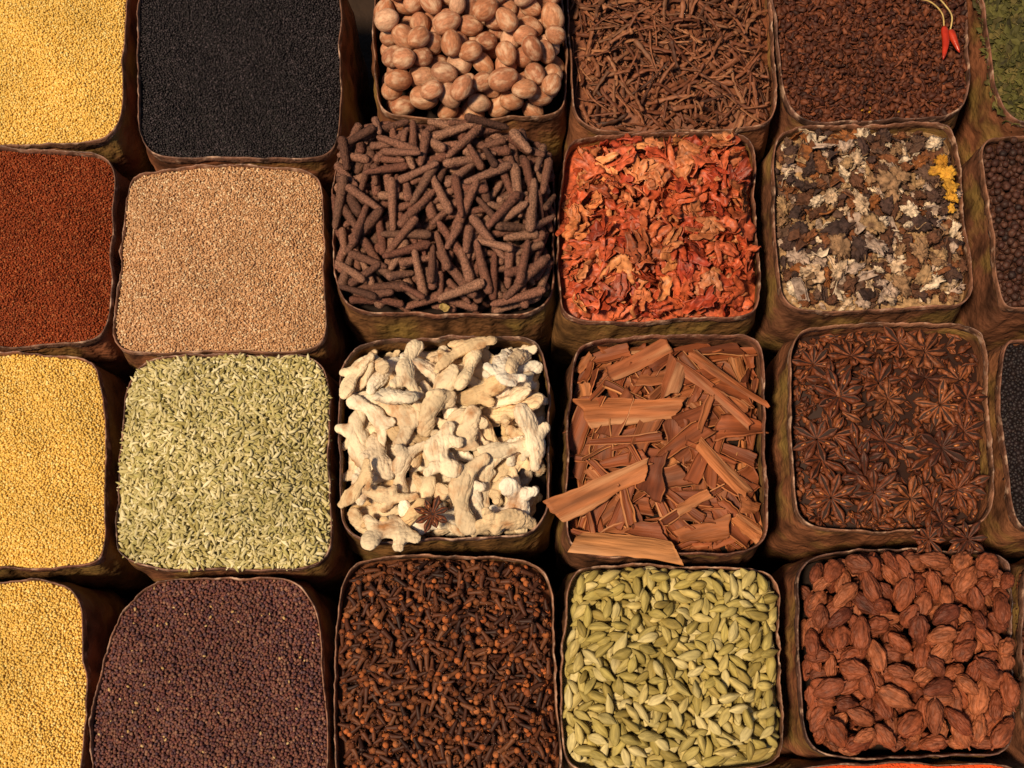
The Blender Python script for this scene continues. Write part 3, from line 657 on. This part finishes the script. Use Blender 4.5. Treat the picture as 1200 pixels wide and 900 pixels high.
pr_ = np.array([.05]*12+[.06]*4+[.05]*5+[0]*5); pr_ /= pr_.sum()
it, _ = pour(S, pb, 230, 24, .028, over=1.05, mode='flat', jit=.14, flip=.45, slope=.5, pct=.95, rc=.97, smin=.62, smax=1.02, probs=pr_, edgeb=.008,
             fixed=[(21, 740, 478, .03, 1.), (24, 838, 455, -.72, 1.), (25, 856, 440, -.6, .95), (22, 703, 572, .45, 1.), (23, 736, 636, -.12, .97), (3, 850, 545, -.8, .95), (5, 790, 440, 1.2, .9), (1, 880, 612, -.5, .6), (6, 815, 585, .5, .75)])
place(it, pb, 'cinnamon_bark', 'curled orange-brown strip of cinnamon bark in a heap', 'cinnamon bark', 'cinnamon bark strips heaped in a sack', S)
# ---- star anise
S = SK([(924, 384), (1156, 380), (1164, 618), (932, 620)], 'heaped with star anise', edge=-.008, rise=.012, lining=.030)
tp_ = np.array([1/7]*7+[0]*6)
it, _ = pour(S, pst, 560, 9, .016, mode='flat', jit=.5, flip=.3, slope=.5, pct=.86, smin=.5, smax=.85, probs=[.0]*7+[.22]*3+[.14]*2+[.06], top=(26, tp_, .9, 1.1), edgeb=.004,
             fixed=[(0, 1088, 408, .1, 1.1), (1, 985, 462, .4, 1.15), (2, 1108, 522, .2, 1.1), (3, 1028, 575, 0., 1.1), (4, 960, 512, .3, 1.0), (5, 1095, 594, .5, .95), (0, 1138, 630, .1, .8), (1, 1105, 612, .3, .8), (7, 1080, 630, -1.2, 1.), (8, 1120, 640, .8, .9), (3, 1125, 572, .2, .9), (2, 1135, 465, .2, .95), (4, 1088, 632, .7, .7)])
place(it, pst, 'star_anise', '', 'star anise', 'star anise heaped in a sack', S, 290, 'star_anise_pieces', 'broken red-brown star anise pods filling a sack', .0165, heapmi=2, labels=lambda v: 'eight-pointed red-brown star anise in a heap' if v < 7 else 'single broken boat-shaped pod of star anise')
# ---- cloves
S = SK([(398, 654), (646, 652), (662, 935), (388, 938)], 'heaped with cloves', edge=-.004, rise=.016)
M_cl = mat('clove_stem', ['#3e2012', '#522a18', '#2c160e', '#60341e', '#704226'], g=.9, rough=.6, nscale=500, bump=0)
M_cb = mat('clove_bud', ['#98502a', '#ac6236', '#6a3a1e', '#84482a', '#462616', '#b46c40'], g=.95, rough=.7, nscale=500, bump=0, spec=.15)
pcl = p_clove([M_cl, M_cb], 6)
it, _ = pour(S, pcl, 1500, 5, .012, mode='roll', slope=.6, pct=.86, smin=.75, smax=1.08)
place(it, pcl, 'clove', 'dark brown clove with orange-brown bud in a heap', 'clove', 'cloves heaped in a sack', S, 300, 'cloves', 'dense heap of dark brown cloves in a sack', .011)
# ---- green cardamom
S = SK([(664, 664), (912, 667), (920, 900), (656, 905)], 'heaped with green cardamom pods', edge=-.006, rise=.016)
M_gc = mat('cardamom_skin', ['#927e44', '#aa9854', '#bfaa6c', '#9a8a4c', '#cebc86', '#a49252', '#86743c'], g=.98, rough=.65, nscale=220, nlo=.7, nhi=1.22, bump=.6, bscale=300, stretch=(.3, 2, 2), spec=.2)
pgc = p_spindle([M_gc], 17.5, 3.7, 8, 24, 11, ribs=3, ribamp=.11, pw=.85, var=.2, bendamp=1.2, noiseamp=.25, name='green_cardamom', skew=-.18)
it, _ = pour(S, pgc, 1200, 7, .016, mode='roll', slope=.5, pct=.92)
place(it, pgc, 'green_cardamom', 'pale green ribbed cardamom pod in a heap', 'cardamom pod', 'green cardamom pods heaped in a sack', S, 300, 'green_cardamoms', 'pale green cardamom pods filling a sack', .012)
# ---- black cardamom
S = SK([(932, 650), (1184, 646), (1190, 884), (942, 886)], 'heaped with black cardamom pods', edge=-.008, rise=.013, lining=.024)
M_bc = mat('black_cardamom_skin', ['#703620', '#88482c', '#5c2c1c', '#985838', '#7a3e26'], g=.97, rough=.62, nscale=130, nlo=.5, nhi=1.4, bump=.9, bscale=240, stretch=(.3, 2, 2), bdist=.0016, spec=.28)
pbc = p_blackcard([M_bc])
it, _ = pour(S, pbc, 380, 16, .026, mode='roll', slope=.6, pct=.93, smin=.66, smax=.98, edgeb=.004, rlim=.985)
place(it, pbc, 'black_cardamom', 'wrinkled reddish brown cardamom pod in a heap', 'cardamom pod', 'black cardamom pods heaped in a sack', S)
# ---- chilli powder
S = SK([(902, 897), (1205, 891), (1212, 1140), (902, 1145)], 'full of bright orange-red chilli powder', edge=-.001, rise=.012)
M_o = mat('chilli_powder', ['#c8401a', '#e05a20'], g=1.0, rough=.8, fine=True)
stuff('chilli_powder', S, scatter(S, p_ball([M_o], .9, .9, .8, 1, .2, 1, 2), .0026, 1, .001), [M_o], 'bright orange-red chilli powder in a sack', 'spice powder')

# ---- small strays: red chillies with stems, yellow petals, pale flakes
def single(name, V, F, m, label, cat, parent=None, group=None):
    V = np.array(V); org = V.mean(0) if parent is None else np.array(parent.location)
    me = rawmesh(name, V-org, np.concatenate([np.array(f) for f in F]), [len(f) for f in F], [0]*len(F), [m])
    ob = bpy.data.objects.new(name, me); COL.objects.link(ob)
    if parent: ob.parent = parent
    else: ob.location = org; ob['label'] = label; ob['category'] = cat
    if group: ob['group'] = group
    return ob
M_ch = mat('red_chilli_skin', ['#a02010', '#b03418'], rough=.3, spec=.5, bump=.2, nscale=100)
M_cs = mat('dry_stem', ['#b89a5c', '#c8b074'], rough=.7, nscale=200)
def curve(pts, z, n=14):
    P = [np.array([*W(x, y), zz]) for (x, y), zz in zip(pts, z)]; out = []
    for i in range(n):
        t = i/(n-1)*(len(P)-1); k = min(int(t), len(P)-2); u = t-k
        p0, p1, p2, p3 = P[max(k-1, 0)], P[k], P[k+1], P[min(k+2, len(P)-1)]
        out.append(.5*(2*p1+(p2-p0)*u+(2*p0-5*p1+4*p2-p3)*u*u+(3*p1-p0-3*p2+p3)*u**3))
    return out
for body, bz, stem, sz in (([(1101, 40), (1103, 58), (1100, 78)], [.013]*3, [(1101, 41), (1098, 26), (1084, 14), (1066, 8), (1058, -4)], [.013, .015, .017, .016, .014]),
                           ([(1108, 44), (1112, 54), (1119, 70)], [.013]*3, [(1108, 45), (1109, 30), (1100, 18), (1090, 6), (1080, 2)], [.013, .016, .018, .016, .014])):
    C = curve(body, bz, 10); V, F = pathtube(C, [.002, .0034, .004, .004, .0038, .0035, .003, .0024, .0015, .0004], 10)
    o = single('dried_chilli', V, F, M_ch, 'small shiny red chilli with pale curly stem', 'chilli', group='small red chillies on a spice heap')
    C = curve(stem, sz, 18); V, F = pathtube(C, [.0013]+[.0008]*17, 6); single('stem', V, F, M_cs, '', '', o)
M_pe = mat('yellow_petal_skin', ['#b88428', '#c89434', '#a8701c'], rough=.8, nscale=120, nlo=.6, nhi=1.2, spots=('#8a5a24', 90, .55, .75))
M_wh = mat('pale_chip_skin', ['#a8947c', '#b8a890'], rough=.7, nscale=200)
M_pf = mat('pale_flake_skin', ['#a88c54', '#98804c'], rough=.7, nscale=200)
def drop(pcs, name, x, y, z, yaw, sc, label, cat, tilt=.1):
    p = pcs[rng.integers(len(pcs))]; ob = bpy.data.objects.new(name, p.mesh()); q = W(x, y, z)
    ob.location = (q[0], q[1], z); ob.rotation_euler = (rng.normal(0, tilt), rng.normal(0, tilt), yaw); ob.scale = (sc,)*3
    ob['label'] = label; ob['category'] = cat; COL.objects.link(ob); return ob
pyw = p_frill([M_pe], 6.2, 5, 'yellow_petal')
for x, y, z, a, sc in ((1104, 190, .020, 1.4, 1.1), (1110, 204, .020, 1.3, 1.2), (1113, 217, .019, 1.6, 1.2), (1116, 231, .017, 1.7, 1.0), (1100, 198, .020, .4, .9), (1115, 244, .014, 1.2, .7)):
    drop(pyw, 'yellow_petal', x, y, z, a, sc, 'crinkled bright yellow dried petal on lichen heap', 'petal')['group'] = 'yellow petals on the heaps'
for i in range(7):
    x, y = rng.uniform(1010, 1125), rng.uniform(118, 132); q = W(x, y)
    if S1.r(q) < .95: drop(pyw, 'yellow_petal', x, y, S1.T(q)+.003, rng.uniform(0, 6), rng.uniform(.12, .25), 'small yellow petal crumb on dark crumbled buds', 'petal')['group'] = 'yellow petals on the heaps'
pwh = p_flake([M_wh], 2, 5, .5, .6, 1.6, .4, name='pale_chip'); pfl = p_flake([M_pf], 2, 6, .2, .5, 1.7, .15, name='dry_leaf')
drop(pwh, 'pale_chip', 527, 196, .030, .8, .5, 'small pale papery chip lying on long peppers', 'chip')
drop(pfl, 'dry_leaf', 521, 361, .011, .1, .7, 'small yellowish dry leaf lying on long peppers', 'leaf')

# ---- ground
M_gr = mat('packed_earth', ['#2e2018', '#32241a'], rough=.95, nscale=20, bump=.5, bscale=60, bdist=.01)
me = bpy.data.meshes.new('ground'); me.from_pydata([(-3, -3, 0), (3, -3, 0), (3, 3, 0), (-3, 3, 0)], [], [(0, 1, 2, 3)]); me.materials.append(M_gr)
g = bpy.data.objects.new('ground', me); g.location = (0, 0, -.241); g['kind'] = 'structure'; g['label'] = 'dark packed earth ground under the sacks'; g['category'] = 'ground'; COL.objects.link(g)

# ---------------------------------------------------------------- light, world, camera
tosun = Vector((-.44, -.28, 1)).normalized()
sun = bpy.data.lights.new('sun', 'SUN'); sun.energy = 5.0; sun.angle = math.radians(8); sun.color = (1, .79, .53)
so = bpy.data.objects.new('sun', sun); so.rotation_euler = tosun.to_track_quat('Z', 'Y').to_euler(); COL.objects.link(so)
w = bpy.data.worlds.new('World'); scene.world = w; w.use_nodes = True
nt = w.node_tree; sk = nt.nodes.new('ShaderNodeTexSky'); sk.sky_type = 'NISHITA'; sk.sun_disc = False
sk.sun_elevation = math.asin(tosun.z); sk.sun_rotation = math.atan2(tosun.x, tosun.y)
bg = nt.nodes['Background']; bg.inputs[1].default_value = .05; nt.links.new(sk.outputs[0], bg.inputs[0])
cd = bpy.data.cameras.new('camera'); cd.lens = FPX*36/1200; cd.sensor_width = 36; cd.clip_start = .01; cd.clip_end = 100
co = bpy.data.objects.new('camera', cd); co.location = CAM.tolist(); co.rotation_euler = (TH, 0, 0); COL.objects.link(co); scene.camera = co
scene.view_settings.view_transform = 'Standard'; scene.view_settings.look = 'None'; scene.view_settings.exposure = 0
